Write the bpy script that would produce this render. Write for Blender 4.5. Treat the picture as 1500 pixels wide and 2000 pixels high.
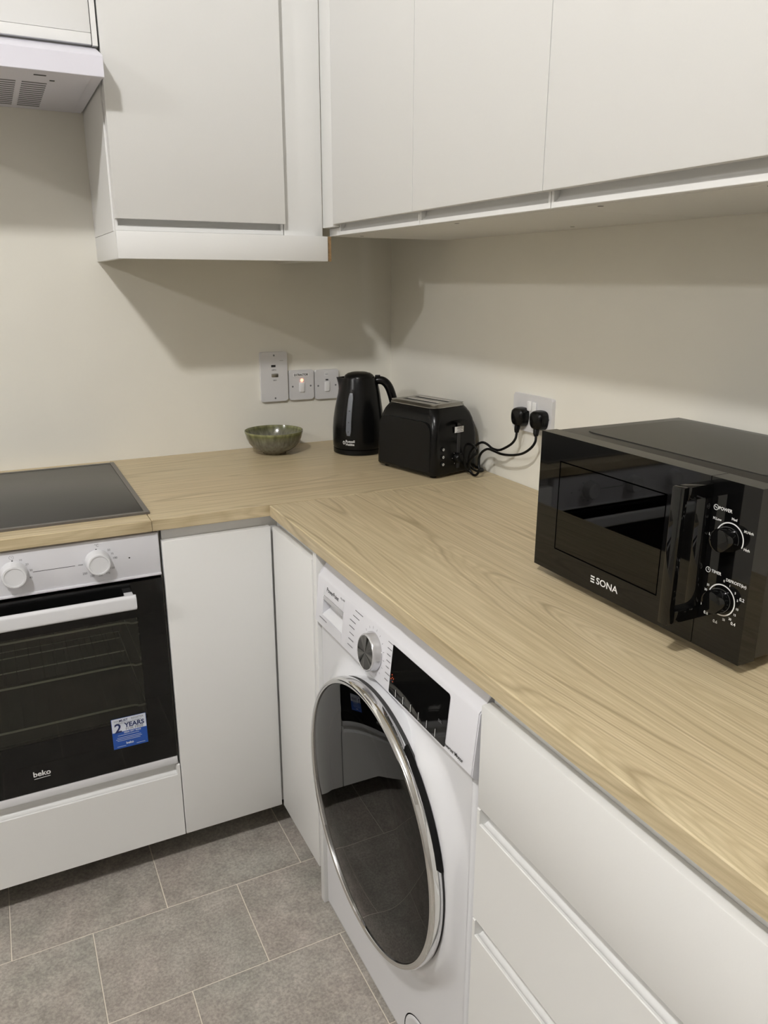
import bpy, bmesh, math, random
from mathutils import Vector, Matrix
random.seed(7)
S = bpy.context.scene
for o in list(bpy.data.objects): bpy.data.objects.remove(o)
COL = S.collection
PI = math.pi

# ------------------------------------------------------------------ camera
cam = bpy.data.cameras.new('camera'); co = bpy.data.objects.new('camera', cam); COL.objects.link(co)
cam.sensor_fit = 'VERTICAL'; cam.sensor_height = 36.0; cam.lens = 36.0*1506.27/2000
cam.clip_start = 0.02
Rv = Vector((0.89427184, -0.44751998, 0.00193331)); Uv = Vector((0.12664841, 0.25721814, 0.95801827)); Fv = Vector((0.4292296, 0.85648392, -0.28670063))
M = Matrix((Rv, Uv, -Fv)).transposed().to_4x4(); M.translation = Vector((-1.19790691, -2.34176078, 1.43436223))
co.matrix_world = M
S.camera = co
# ------------------------------------------------------------------ world, exposure
w = bpy.data.worlds.new('world'); S.world = w; w.use_nodes = True
w.node_tree.nodes['Background'].inputs[0].default_value = (0.9, 0.93, 1, 1)
w.node_tree.nodes['Background'].inputs[1].default_value = 0.02
S.view_settings.view_transform = 'Standard'; S.view_settings.look = 'None'
S.view_settings.gamma = 1; S.view_settings.exposure = 0.0; S.view_settings.use_curve_mapping = False
LIGHT = 540.0                                            # radiance of the opal lamp globes
CEIL = 3.10
LIGHTS = [(-1.94, -2.24), (-4.80, -2.22)]
POWER = [1.0, .85]                                       # the left lamp is dimmer

# ------------------------------------------------------------------ materials
def mat(name, col, rough=0.5, metal=0.0, bump=0.0, bscale=200, var=0.0, vscale=6, spec=0.5, emit=None, estr=0, coat=0.0, aniso=0):
    m = bpy.data.materials.new(name); m.use_nodes = True
    nt = m.node_tree; N = nt.nodes; L = nt.links; b = N['Principled BSDF']
    b.inputs['Base Color'].default_value = (*col, 1); b.inputs['Roughness'].default_value = rough
    b.inputs['Metallic'].default_value = metal; b.inputs['Specular IOR Level'].default_value = spec
    b.inputs['Coat Weight'].default_value = coat
    if emit: b.inputs['Emission Color'].default_value = (*emit, 1); b.inputs['Emission Strength'].default_value = estr
    tc = N.new('ShaderNodeTexCoord')
    if var > 0:
        n = N.new('ShaderNodeTexNoise'); n.inputs['Scale'].default_value = vscale; n.inputs['Detail'].default_value = 6
        L.new(tc.outputs['Object'], n.inputs['Vector'])
        r = N.new('ShaderNodeMapRange'); r.inputs['From Min'].default_value = .3; r.inputs['From Max'].default_value = .7
        r.inputs['To Min'].default_value = 1-var; r.inputs['To Max'].default_value = 1+var
        L.new(n.outputs['Fac'], r.inputs['Value'])
        mx = N.new('ShaderNodeVectorMath'); mx.operation = 'SCALE'; mx.inputs[0].default_value = col
        L.new(r.outputs[0], mx.inputs['Scale']); L.new(mx.outputs[0], b.inputs['Base Color'])
    if bump > 0:
        n = N.new('ShaderNodeTexNoise'); n.inputs['Scale'].default_value = bscale; n.inputs['Detail'].default_value = 3
        L.new(tc.outputs['Object'], n.inputs['Vector'])
        bp = N.new('ShaderNodeBump'); bp.inputs['Strength'].default_value = bump; bp.inputs['Distance'].default_value = .002
        L.new(n.outputs['Fac'], bp.inputs['Height']); L.new(bp.outputs[0], b.inputs['Normal'])
    return m

def wood(name, along):
    """light oak laminate: long cathedral grain running along one axis"""
    m = bpy.data.materials.new(name); m.use_nodes = True
    nt = m.node_tree; N = nt.nodes; L = nt.links; b = N['Principled BSDF']
    b.inputs['Roughness'].default_value = 0.42; b.inputs['Specular IOR Level'].default_value = .45
    tc = N.new('ShaderNodeTexCoord')
    def mapped(across, alng, off=0):
        mp = N.new('ShaderNodeMapping'); s = [across, across, across]; s[along] = alng
        mp.inputs['Scale'].default_value = s; mp.inputs['Location'].default_value = (off, off*1.7, off*.3)
        L.new(tc.outputs['Object'], mp.inputs['Vector']); return mp.outputs[0]
    def noise(vec, sc, det=3, rough=.5):
        n = N.new('ShaderNodeTexNoise'); n.inputs['Scale'].default_value = sc; n.inputs['Detail'].default_value = det
        n.inputs['Roughness'].default_value = rough; L.new(vec, n.inputs['Vector']); return n.outputs['Fac']
    def math_(op, a, bv=None, c=None):
        n = N.new('ShaderNodeMath'); n.operation = op
        for i, v in enumerate((a, bv, c)):
            if v is None: continue
            if isinstance(v, (int, float)): n.inputs[i].default_value = v
            else: L.new(v, n.inputs[i])
        return n.outputs[0]
    def rng(v, a, b2, c, d):
        n = N.new('ShaderNodeMapRange'); n.inputs[1].default_value = a; n.inputs[2].default_value = b2
        n.inputs[3].default_value = c; n.inputs[4].default_value = d; L.new(v, n.inputs[0]); return n.outputs[0]
    big = noise(mapped(1, .09, 3.1), 4.6, 1, .4)                 # growth-ring field
    wob = noise(mapped(1, .12, 1.3), 30, 2)
    ph = math_('ADD', math_('MULTIPLY', big, 26.0), math_('MULTIPLY', wob, .6))
    ring = math_('PINGPONG', ph, .5)                               # 0..0.5
    line = rng(ring, 0.0, .13, 1, 0)
    mask = rng(noise(mapped(1, .25, 8), 9, 2), .35, .62, .25, 1)
    line = math_('MULTIPLY', line, mask)
    fib = rng(noise(mapped(1, .018, 5), 330, 3, .65), .3, .7, 0, 1)
    fib2 = rng(noise(mapped(1, .02, 2), 150, 2, .6), .38, .62, 0, 1)
    warm = rng(noise(mapped(1, .4, 11), 3.0, 2), .4, .7, 0, 1)
    def mix(f, a, b2, k=None):
        n = N.new('ShaderNodeMix'); n.data_type = 'RGBA'
        if k is not None: f = math_('MULTIPLY', f, k)
        L.new(f, n.inputs[0])
        for i, v in ((6, a), (7, b2)):
            if isinstance(v, tuple): n.inputs[i].default_value = (*v, 1)
            else: L.new(v, n.inputs[i])
        return n.outputs[2]
    c = mix(warm, WOOD_A, WOOD_B)
    c = mix(fib2, c, WOOD_C, .56)
    c = mix(fib, c, WOOD_C, .45)
    fine = rng(math_('PINGPONG', math_('MULTIPLY', ph, 4.0), .5), 0.0, .3, 1, 0)
    c = mix(fine, c, WOOD_C, .48)
    c = mix(line, c, WOOD_D, .52)
    L.new(c, b.inputs['Base Color'])
    bp = N.new('ShaderNodeBump'); bp.inputs['Strength'].default_value = .12; bp.inputs['Distance'].default_value = .001
    L.new(fib, bp.inputs['Height']); L.new(bp.outputs[0], b.inputs['Normal'])
    return m
WOOD_A = (.66, .56, .37); WOOD_B = (.66, .54, .355); WOOD_C = (.42, .335, .195); WOOD_D = (.25, .185, .10)

def tile_mat():
    m = bpy.data.materials.new('vinyl_tile'); m.use_nodes = True
    nt = m.node_tree; N = nt.nodes; L = nt.links; b = N['Principled BSDF']
    b.inputs['Roughness'].default_value = .5; b.inputs['Specular IOR Level'].default_value = .35
    tc = N.new('ShaderNodeTexCoord'); oi = N.new('ShaderNodeObjectInfo')
    ad = N.new('ShaderNodeVectorMath'); ad.operation = 'MULTIPLY_ADD'
    cb = N.new('ShaderNodeCombineXYZ')
    for i in range(3): L.new(oi.outputs['Random'], cb.inputs[i])
    L.new(cb.outputs[0], ad.inputs[0]); ad.inputs[1].default_value = (37, 53, 11); L.new(tc.outputs['Object'], ad.inputs[2])
    def noise(sc, det, rough):
        n = N.new('ShaderNodeTexNoise'); n.inputs['Scale'].default_value = sc; n.inputs['Detail'].default_value = det
        n.inputs['Roughness'].default_value = rough; L.new(ad.outputs[0], n.inputs['Vector']); return n.outputs['Fac']
    n1 = noise(14, 8, .72); n2 = noise(150, 4, .7); n3 = noise(5, 2, .5)
    r1 = N.new('ShaderNodeValToRGB'); e = r1.color_ramp.elements
    e[0].position = .30; e[0].color = (.275, .255, .228, 1); e[1].position = .70; e[1].color = (.450, .420, .380, 1)
    L.new(n1, r1.inputs[0])
    r2 = N.new('ShaderNodeValToRGB'); e = r2.color_ramp.elements
    e[0].position = .36; e[0].color = (.78, .775, .77, 1); e[1].position = .64; e[1].color = (1.20, 1.19, 1.18, 1)
    L.new(n2, r2.inputs[0])
    mx = N.new('ShaderNodeMix'); mx.data_type = 'RGBA'; mx.blend_type = 'MULTIPLY'; mx.inputs[0].default_value = 1
    L.new(r1.outputs[0], mx.inputs[6]); L.new(r2.outputs[0], mx.inputs[7])
    r3 = N.new('ShaderNodeValToRGB'); e = r3.color_ramp.elements
    e[0].position = .35; e[0].color = (.975, 1.0, .985, 1); e[1].position = .65; e[1].color = (1.02, .985, .975, 1)
    L.new(n3, r3.inputs[0])
    m2 = N.new('ShaderNodeMix'); m2.data_type = 'RGBA'; m2.blend_type = 'MULTIPLY'; m2.inputs[0].default_value = 1
    L.new(mx.outputs[2], m2.inputs[6]); L.new(r3.outputs[0], m2.inputs[7])
    L.new(m2.outputs[2], b.inputs['Base Color'])
    bp = N.new('ShaderNodeBump'); bp.inputs['Strength'].default_value = .15; bp.inputs['Distance'].default_value = .001
    L.new(n2, bp.inputs['Height']); L.new(bp.outputs[0], b.inputs['Normal'])
    return m

def glass_dark(name, tint, rough=.02, ior=1.5):
    m = bpy.data.materials.new(name); m.use_nodes = True
    nt = m.node_tree; N = nt.nodes; L = nt.links
    for n in list(N): N.remove(n)
    out = N.new('ShaderNodeOutputMaterial'); t = N.new('ShaderNodeBsdfTransparent'); t.inputs[0].default_value = (*tint, 1)
    g = N.new('ShaderNodeBsdfGlossy'); g.inputs['Roughness'].default_value = rough
    f = N.new('ShaderNodeFresnel'); f.inputs['IOR'].default_value = ior
    mx = N.new('ShaderNodeMixShader'); L.new(f.outputs[0], mx.inputs[0]); L.new(t.outputs[0], mx.inputs[1]); L.new(g.outputs[0], mx.inputs[2])
    L.new(mx.outputs[0], out.inputs[0]); return m

def radial_sheen(name):
    """spun metal: sheen streaks painted into the colour fan out from the knob centre (local x axis is the knob axis)"""
    m = mat(name, (.42, .42, .41), .3, 1.0); nt = m.node_tree; N = nt.nodes; L = nt.links; b = N['Principled BSDF']
    tc = N.new('ShaderNodeTexCoord'); sx = N.new('ShaderNodeSeparateXYZ'); L.new(tc.outputs['Object'], sx.inputs[0])
    at = N.new('ShaderNodeMath'); at.operation = 'ARCTAN2'; L.new(sx.outputs[1], at.inputs[0]); L.new(sx.outputs[2], at.inputs[1])
    n = N.new('ShaderNodeTexNoise'); n.noise_dimensions = '1D'; n.inputs['Scale'].default_value = 2.2; n.inputs['Detail'].default_value = 3
    L.new(at.outputs[0], n.inputs['W'])
    r = N.new('ShaderNodeMapRange'); r.inputs[1].default_value = .35; r.inputs[2].default_value = .65; r.inputs[3].default_value = .22; r.inputs[4].default_value = .5
    L.new(n.outputs['Fac'], r.inputs[0]); L.new(r.outputs[0], b.inputs['Roughness'])
    v = N.new('ShaderNodeVectorMath'); v.operation = 'SCALE'; v.inputs[0].default_value = (1, 1, .98); L.new(r.outputs[0], v.inputs['Scale'])
    L.new(v.outputs[0], b.inputs['Base Color']); return m

def bowl_mat():
    m = mat('stoneware_glaze', (.1, .1, .06), .16); nt = m.node_tree; N = nt.nodes; L = nt.links; b = N['Principled BSDF']
    tc = N.new('ShaderNodeTexCoord'); mp = N.new('ShaderNodeMapping'); mp.inputs['Scale'].default_value = (1, 1, .22)
    L.new(tc.outputs['Object'], mp.inputs[0])
    n = N.new('ShaderNodeTexNoise'); n.inputs['Scale'].default_value = 90; n.inputs['Detail'].default_value = 4; L.new(mp.outputs[0], n.inputs[0])
    sx = N.new('ShaderNodeSeparateXYZ'); L.new(tc.outputs['Object'], sx.inputs[0])
    r = N.new('ShaderNodeValToRGB'); e = r.color_ramp.elements
    e[0].position = 0; e[0].color = (.17, .14, .085, 1)
    e[1].position = 1; e[1].color = (.20, .20, .095, 1)
    for p, c in ((.12, (.17, .15, .11)), (.3, (.17, .165, .13)), (.62, (.155, .15, .115)), (.86, (.13, .13, .075)), (.95, (.12, .125, .05))):
        q = e.new(p); q.color = (*c, 1)
    mr = N.new('ShaderNodeMapRange'); mr.inputs[2].default_value = .068; L.new(sx.outputs[2], mr.inputs[0]); L.new(mr.outputs[0], r.inputs[0])
    r2 = N.new('ShaderNodeMapRange'); r2.inputs[1].default_value = .3; r2.inputs[2].default_value = .7; r2.inputs[3].default_value = .6; r2.inputs[4].default_value = 1.35
    L.new(n.outputs['Fac'], r2.inputs[0])
    v = N.new('ShaderNodeVectorMath'); v.operation = 'SCALE'; L.new(r.outputs[0], v.inputs[0]); L.new(r2.outputs[0], v.inputs['Scale'])
    L.new(v.outputs[0], b.inputs['Base Color']); return m

m_wall = mat('wall_paint', (.785, .765, .69), .75, bump=.12, bscale=60, var=.015, vscale=5)
m_wall2 = mat('bounce_cut_wall', (.42, .40, .37), .8)  # unseen walls, colour darkened to cut the light they bounce back
m_ceil = mat('ceiling_paint', (.70, .69, .67), .8)
m_cab = mat('white_cabinet', (.765, .765, .75), .42, bump=.04, bscale=300, spec=.4)
m_cab2 = mat('white_carcass', (.74, .73, .69), .5)
m_rail = mat('grey_grip_rail', (.74, .74, .73), .5)
m_dark = mat('dark_void', (.03, .03, .03), .8)
m_under_shade = mat('underside_shade', (.06, .06, .055), .6)  # dark boards stand in for the shaded void under the base units
m_raw = mat('raw_chipboard', (.30, .19, .09), .8, var=.3, vscale=200)
m_woodx = wood('oak_laminate_x', 0); m_woody = wood('oak_laminate_y', 1)
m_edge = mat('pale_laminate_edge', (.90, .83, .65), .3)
m_tile = tile_mat(); m_grout = mat('pale_grout', (.74, .68, .58), .7)
m_appl = mat('white_enamel', (.71, .715, .735), .22, spec=.5)
m_applp = mat('white_plastic', (.70, .70, .735), .35)
m_hood = mat('hood_enamel', (.70, .69, .76), .4)
m_black = mat('black_gloss', (.003, .003, .003), .04, spec=.36)
m_blackp = mat('black_plastic', (.004, .004, .004), .24, spec=.22)
m_blackm = mat('black_matt', (.006, .006, .006), .42, spec=.18)
m_blackpaint = mat('black_painted_steel', (.022, .021, .018), .33, bump=.05, bscale=500, spec=.5)
m_chrome = mat('chrome', (.78, .78, .78), .06, 1.0)
m_steel = mat('brushed_steel', (.38, .37, .35), .28, 1.0, bump=.05, bscale=400)
m_trim = mat('hob_trim', (.17, .16, .15), .38, .6)
m_hob = mat('ceramic_glass', (.022, .022, .021), .30, spec=.5)
m_ovenglass = glass_dark('oven_window_glass', (.74, .75, .70))
m_doorglass = glass_dark('porthole_glass', (.30, .31, .32), .01, 1.55)
m_mwglass = glass_dark('microwave_window_glass', (.20, .20, .18), .02, 1.5)
m_cavity = mat('oven_cavity', (.19, .195, .17), .5)
m_wire = mat('oven_wire', (.85, .85, .78), .35, .3)
m_drum = mat('drum_dark', (.03, .032, .034), .35, .3)
m_plate = mat('socket_plastic', (.66, .655, .66), .35)
m_white = mat('white_label', (.82, .82, .82), .5)
m_print = mat('white_print', (.75, .75, .74), .5)
m_greyp = mat('grey_print', (.16, .16, .17), .5)
m_blackpr = mat('black_print', (.02, .02, .02), .5)
m_blue = mat('sticker_blue', (.012, .075, .36), .4)
m_lblue = mat('sticker_pale', (.66, .70, .78), .4)
m_navy = mat('sticker_navy', (.01, .02, .10), .4)
m_red = mat('neon_red', (.9, .2, .12), .4, emit=(1, .22, .12), estr=5)
m_led = mat('display_red', (.3, .05, .02), .4, emit=(1, .15, .03), estr=.35)
m_knob = radial_sheen('spun_metal')
m_clear = mat('clear_acrylic', (.62, .62, .64), .12, .55)
m_window = mat('kettle_window', (.13, .14, .16), .25)
m_bowl = bowl_mat()
m_diffs = [mat('lamp_diffuser', (1, 1, 1), .5, emit=(1, .985, .975), estr=LIGHT*p) for p in POWER]

# ------------------------------------------------------------------ helpers
WM = {}; WARP = None
def tag(o, label=None, cat=None, group=None, kind=None):
    if label: o['label'] = label
    if cat: o['category'] = cat
    if group: o['group'] = group
    if kind: o['kind'] = kind
    return o
def thing(name, label, cat, loc, rz=0, group=None):
    o = bpy.data.objects.new(name, None); COL.objects.link(o); o.location = loc; o.rotation_euler = (0, 0, rz)
    o.empty_display_size = .05
    WM[o.name] = Matrix.Translation(Vector(loc)) @ Matrix.Rotation(rz, 4, 'Z')
    return tag(o, label, cat, group)
def obj(name, bm, m, parent=None, local=False, origin=None, smooth=40, mats=None, label=None):
    """link one mesh. Coordinates are world ones unless local (then the parent's)"""
    if isinstance(bm, bmesh.types.BMesh):
        bmesh.ops.recalc_face_normals(bm, faces=bm.faces)
        me = bpy.data.meshes.new(name); bm.to_mesh(me); bm.free()
    else: me = bm
    if WARP:
        for v in me.vertices: v.co = WARP(v.co)
    me.materials.clear()
    for q in (mats or [m]): me.materials.append(q)
    o = bpy.data.objects.new(name, me); COL.objects.link(o)
    pw = WM[parent.name] if parent else Matrix()
    if local: W = pw.copy()
    else: W = Matrix()
    if origin is not None:
        T = Matrix.Translation(Vector(origin)); me.transform(T.inverted()); W = W @ T
    elif parent and not local:
        me.transform(pw.inverted()); W = pw.copy()
    if parent:
        o.parent = parent; o.matrix_parent_inverse = Matrix(); o.matrix_basis = pw.inverted() @ W
    else: o.matrix_basis = W
    WM[o.name] = W
    if smooth:
        for p in me.polygons:                       # big flat faces stay flat so that only the rounded edges are shaded smooth
            n_ = p.normal; p.use_smooth = not (max(abs(n_.x), abs(n_.y), abs(n_.z)) > .99999 and p.area > 1e-4)
        try: me.set_sharp_from_angle(angle=math.radians(smooth))
        except Exception: pass
    if label: o['label'] = label
    return o
def pieces(name, bm, m, parent=None, **k):
    """every loose piece of bm becomes an object of its own"""
    bm.verts.ensure_lookup_table(); seen = set(); out = []
    for v in bm.verts:
        if v in seen: continue
        isl = [v]; seen.add(v); st = [v]
        while st:
            a = st.pop()
            for e in a.link_edges:
                b = e.other_vert(a)
                if b not in seen: seen.add(b); st.append(b); isl.append(b)
        nb = bmesh.new(); mp = {a: nb.verts.new(a.co) for a in isl}
        for f in {f for a in isl for f in a.link_faces}: nb.faces.new([mp[a] for a in f.verts])
        out.append(obj(name, nb, m, parent, **k))
    bm.free(); return out
def B(): return bmesh.new()
def box(bm, x0, x1, y0, y1, z0, z1, bev=0, seg=2, edges=None, mi=0):
    r = bmesh.ops.create_cube(bm, size=1); vs = r['verts']
    for v in vs:
        v.co = Vector(((x0+x1)/2+v.co.x*(x1-x0), (y0+y1)/2+v.co.y*(y1-y0), (z0+z1)/2+v.co.z*(z1-z0)))
    fs = {f for v in vs for f in v.link_faces}
    for f in fs: f.material_index = mi
    if bev > 0:
        es = {e for v in vs for e in v.link_edges}
        if edges is not None: es = {e for e in es if abs((e.verts[0].co-e.verts[1].co).normalized()[edges]) > .9}
        bmesh.ops.bevel(bm, geom=list(es), offset=bev, segments=seg, profile=.5, affect='EDGES')
    return bm
def bx(*a, **k): return box(B(), *a, **k)
def prism(bm, poly, axis, a0, a1, mi=0):
    """poly = 2D points; axis 'x': (y,z) ; 'y': (x,z) ; 'z': (x,y)"""
    def P(p, t):
        return {'x': (t, p[0], p[1]), 'y': (p[0], t, p[1]), 'z': (p[0], p[1], t)}[axis]
    A = [bm.verts.new(P(p, a0)) for p in poly]; C = [bm.verts.new(P(p, a1)) for p in poly]
    n = len(poly); fs = [bm.faces.new(A[::-1]), bm.faces.new(C)]
    for i in range(n): fs.append(bm.faces.new((A[i], A[(i+1) % n], C[(i+1) % n], C[i])))
    for f in fs: f.material_index = mi
    return bm
def rrect(cx, cy, hw, hh, r, n=6, corners=(1, 1, 1, 1)):
    pts = []
    for i, (sx, sy, a) in enumerate(((1, 1, 0), (-1, 1, 90), (-1, -1, 180), (1, -1, 270))):
        rr = r*corners[i]
        if rr <= 0: pts.append((cx+sx*hw, cy+sy*hh)); continue
        for k in range(n+1):
            t = math.radians(a+90*k/n); pts.append((cx+sx*(hw-rr)+rr*math.cos(t), cy+sy*(hh-rr)+rr*math.sin(t)))
    return pts
def frame_of(axis):
    a = Vector(axis).normalized(); t = Vector((0, 0, 1)) if abs(a.z) < .9 else Vector((1, 0, 0))
    u = t.cross(a).normalized(); v = a.cross(u); return a, u, v
def lathe(bm, prof, c, axis=(0, 0, 1), n=48, a0=0, a1=360, mi=0, wob=None):
    """prof = [(radius, height along axis)]"""
    a, u, v = frame_of(axis); c = Vector(c); full = abs(a1-a0) >= 360; rings = []
    m = n if full else n+1
    for (r, h) in prof:
        if r < 1e-6: rings.append([bm.verts.new(c+a*h)]); continue
        rings.append([bm.verts.new(c+a*h+(u*math.cos(t)+v*math.sin(t))*r) for t in [math.radians(a0+(a1-a0)*k/n) for k in range(m)]])
    for A, C in zip(rings, rings[1:]):
        for k in range(n):
            k2 = (k+1) % m if full else k+1
            if len(A) == 1 and len(C) == 1: continue
            if len(A) == 1: f = bm.faces.new((A[0], C[k], C[k2]))
            elif len(C) == 1: f = bm.faces.new((A[k], C[0], A[k2]))
            else: f = bm.faces.new((A[k], C[k], C[k2], A[k2]))
            f.material_index = mi
    return bm
def crom(pts, n=8):
    P = [Vector(p) for p in pts]; P = [P[0]*2-P[1]]+P+[P[-1]*2-P[-2]]; out = []
    for i in range(1, len(P)-2):
        for k in range(n):
            t = k/n; a, b, c, d = P[i-1:i+3]
            out.append(.5*((2*b)+(c-a)*t+(2*a-5*b+4*c-d)*t*t+(3*b-a-3*c+d)*t**3))
    out.append(P[-2]); return out
def tube(bm, pts, r, n=10, cap=True, mi=0, flat=1.0):
    pts = [Vector(p) for p in pts]; rings = []; u = None
    for i, p in enumerate(pts):
        d = (pts[min(i+1, len(pts)-1)]-pts[max(i-1, 0)]).normalized()
        if u is None: _, u, _v = frame_of(d)
        u = (u-d*u.dot(d)).normalized(); v = d.cross(u)
        rr = r[i] if isinstance(r, (list, tuple)) else r
        rings.append([bm.verts.new(p+(u*math.cos(2*PI*k/n)+v*flat*math.sin(2*PI*k/n))*rr) for k in range(n)])
    for A, C in zip(rings, rings[1:]):
        for k in range(n): bm.faces.new((A[k], A[(k+1) % n], C[(k+1) % n], C[k])).material_index = mi
    if cap: bm.faces.new(rings[0][::-1]); bm.faces.new(rings[-1])
    return bm
def text(body, size, m, parent, pos, xd, ud, bold=0.0, align='CENTER', sx=1.0, shear=0, name='printed_text', local=False, space=1.0, lift=.0003, label=None):
    c = bpy.data.curves.new('txt', 'FONT'); c.body = body; c.size = size; c.align_x = align; c.align_y = 'CENTER'
    c.offset = bold*size; c.shear = shear; c.space_character = space; c.resolution_u = 3; c.fill_mode = 'BOTH'
    t = bpy.data.objects.new('txt', c); COL.objects.link(t)
    dg = bpy.context.evaluated_depsgraph_get(); me = bpy.data.meshes.new_from_object(t.evaluated_get(dg))
    bpy.data.objects.remove(t)
    X = Vector(xd).normalized(); U = Vector(ud).normalized(); Z = X.cross(U)
    Mx = Matrix((X*sx, U, Z)).transposed().to_4x4(); Mx.translation = Vector(pos)+Z*lift
    me.transform(Mx); me.name = name
    return obj(name, me, m, parent, local=local, smooth=0, label=label)
def line_marks(bm, segs, w, n, t=.0002):
    """thin printed strokes: segs of two points on a surface with normal n"""
    n = Vector(n).normalized()
    for a, b in segs:
        a = Vector(a)+n*t; b = Vector(b)+n*t; s = (b-a).normalized().cross(n)*w/2
        bm.faces.new([bm.verts.new(p) for p in (a-s, b-s, b+s, a+s)])
    return bm
def arc_strip(bm, c, r0, r1, a0, a1, xd, ud, n=30, t=.0003):
    c = Vector(c); X = Vector(xd); U = Vector(ud); nn = X.cross(U); prev = None
    for k in range(n+1):
        a = math.radians(a0+(a1-a0)*k/n); d = X*math.cos(a)+U*math.sin(a)
        cur = (bm.verts.new(c+d*r0+nn*t), bm.verts.new(c+d*r1+nn*t))
        if prev: bm.faces.new((prev[0], prev[1], cur[1], cur[0]))
        prev = cur
    return bm

# ------------------------------------------------------------------ dimensions
ZT = .9268; TH = .0264; WA = .656; D = .6506
XL, XR, YB, YF = -5.7, 0.0, 0.0, -4.7

# ------------------------------------------------------------------ the room
def struct(name, bm, m, parent=None): return tag(obj(name, bm, m, parent, smooth=0), kind='structure')
struct('wall_back', bx(XL-.1, XR+.1, 0, .1, -.05, CEIL), m_wall)
struct('wall_right', bx(0, .1, YF-.1, -.0001, -.05, CEIL), m_wall)
struct('wall_left', bx(XL-.1, XL, YF-.1, -.0001, -.05, CEIL), m_wall2)
struct('wall_front', bx(XL+.0001, -.0001, YF-.1, YF, -.05, CEIL), m_wall2)
struct('ceiling', bx(XL-.1, XR+.1, YF-.1, YB+.1, CEIL, CEIL+.1), m_ceil)
floor = struct('floor', bx(XL-.1, XR+.1, YF-.1, YB+.1, -.06, -.0012), m_grout)
# vinyl tiles, running bond, joints recessed; whole tiles share one mesh
TX, TY, TW, TD, J = -.6511, -.7758, .338, .252, .0012
def tile_bm(x0, x1, y0, y1):
    bm = bx(x0, x1, y0, y1, -.003, 0)
    top = [e for e in bm.edges if all(v.co.z > -.001 for v in e.verts)]
    bmesh.ops.bevel(bm, geom=top, offset=.0006, segments=1, affect='EDGES'); return bm
full = None
jmin = int(math.floor((YF-TY)/TD))-1
for j in range(jmin, 6):
    y0, y1 = TY+j*TD, TY+(j+1)*TD
    y0c, y1c = max(y0, YF), min(y1, YB)
    if y1c-y0c < .02: continue
    off = 0 if j % 2 == 0 else TW/2
    k = -20
    while k < 20:
        x0 = TX-off+k*TW; x1 = x0+TW; k += 1
        a, b = max(x0, XL), min(x1, XR)
        if b-a < .02: continue
        whole = (b-a > TW-1e-4) and (y1c-y0c > TD-1e-4)
        cx, cy = (a+b)/2, (y0c+y1c)/2; hw, hh = (b-a)/2-J, (y1c-y0c)/2-J
        if whole and full is not None: me = full
        else:
            bm = tile_bm(-hw, hw, -hh, hh); me = bpy.data.meshes.new('tile'); bm.to_mesh(me); bm.free(); me.materials.append(m_tile)
            if whole: full = me
        o = bpy.data.objects.new('tile', me); COL.objects.link(o); o.location = (cx, cy, 0); o.parent = floor
# ceiling lamps: small opal globes
for i, (x, y) in enumerate(LIGHTS):
    t = thing('ceiling_light', ['round opal ceiling lamp above the worktops near the camera', 'round opal ceiling lamp towards the left wall, level with the washing machine'][i], 'ceiling light', (x, y, CEIL), group='round ceiling lights')
    obj('rim', lathe(B(), [(0, -.0003), (.060, -.0003), (.060, -.012), (.048, -.020), (0, -.020)], (x, y, CEIL), n=40), m_ceil, t)
    obj('diffuser', lathe(B(), [(0, -.0205)]+[(.080*math.sin(a*PI/20), -.0955+.075*math.cos(a*PI/20)) for a in range(1, 20)]+[(0, -.1705)], (x, y, CEIL), n=40), m_diffs[i], t)

# ------------------------------------------------------------------ worktops
def top_piece(name, poly, m, label, th=TH):
    """worktop slab: extruded outline with softened edges"""
    bm = prism(B(), poly, 'z', ZT-th, ZT)
    es = [e for e in bm.edges if abs(e.verts[0].co.z-e.verts[1].co.z) < 1e-5]
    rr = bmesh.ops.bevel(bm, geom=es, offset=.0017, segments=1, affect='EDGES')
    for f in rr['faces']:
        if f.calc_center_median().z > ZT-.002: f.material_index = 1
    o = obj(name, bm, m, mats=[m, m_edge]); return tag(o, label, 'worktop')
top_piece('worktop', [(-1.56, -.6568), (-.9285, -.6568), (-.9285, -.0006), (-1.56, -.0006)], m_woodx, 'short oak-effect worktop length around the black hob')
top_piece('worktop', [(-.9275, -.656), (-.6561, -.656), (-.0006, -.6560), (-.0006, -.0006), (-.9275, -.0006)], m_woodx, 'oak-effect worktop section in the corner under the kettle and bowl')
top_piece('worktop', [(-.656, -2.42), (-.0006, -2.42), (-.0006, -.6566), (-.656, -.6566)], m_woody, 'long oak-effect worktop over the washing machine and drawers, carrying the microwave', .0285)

# ------------------------------------------------------------------ base units
def slab(x0, x1, y0, y1, z0, z1, bev=.0016): return bx(x0, x1, y0, y1, z0, z1, bev=bev, seg=2)
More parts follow.
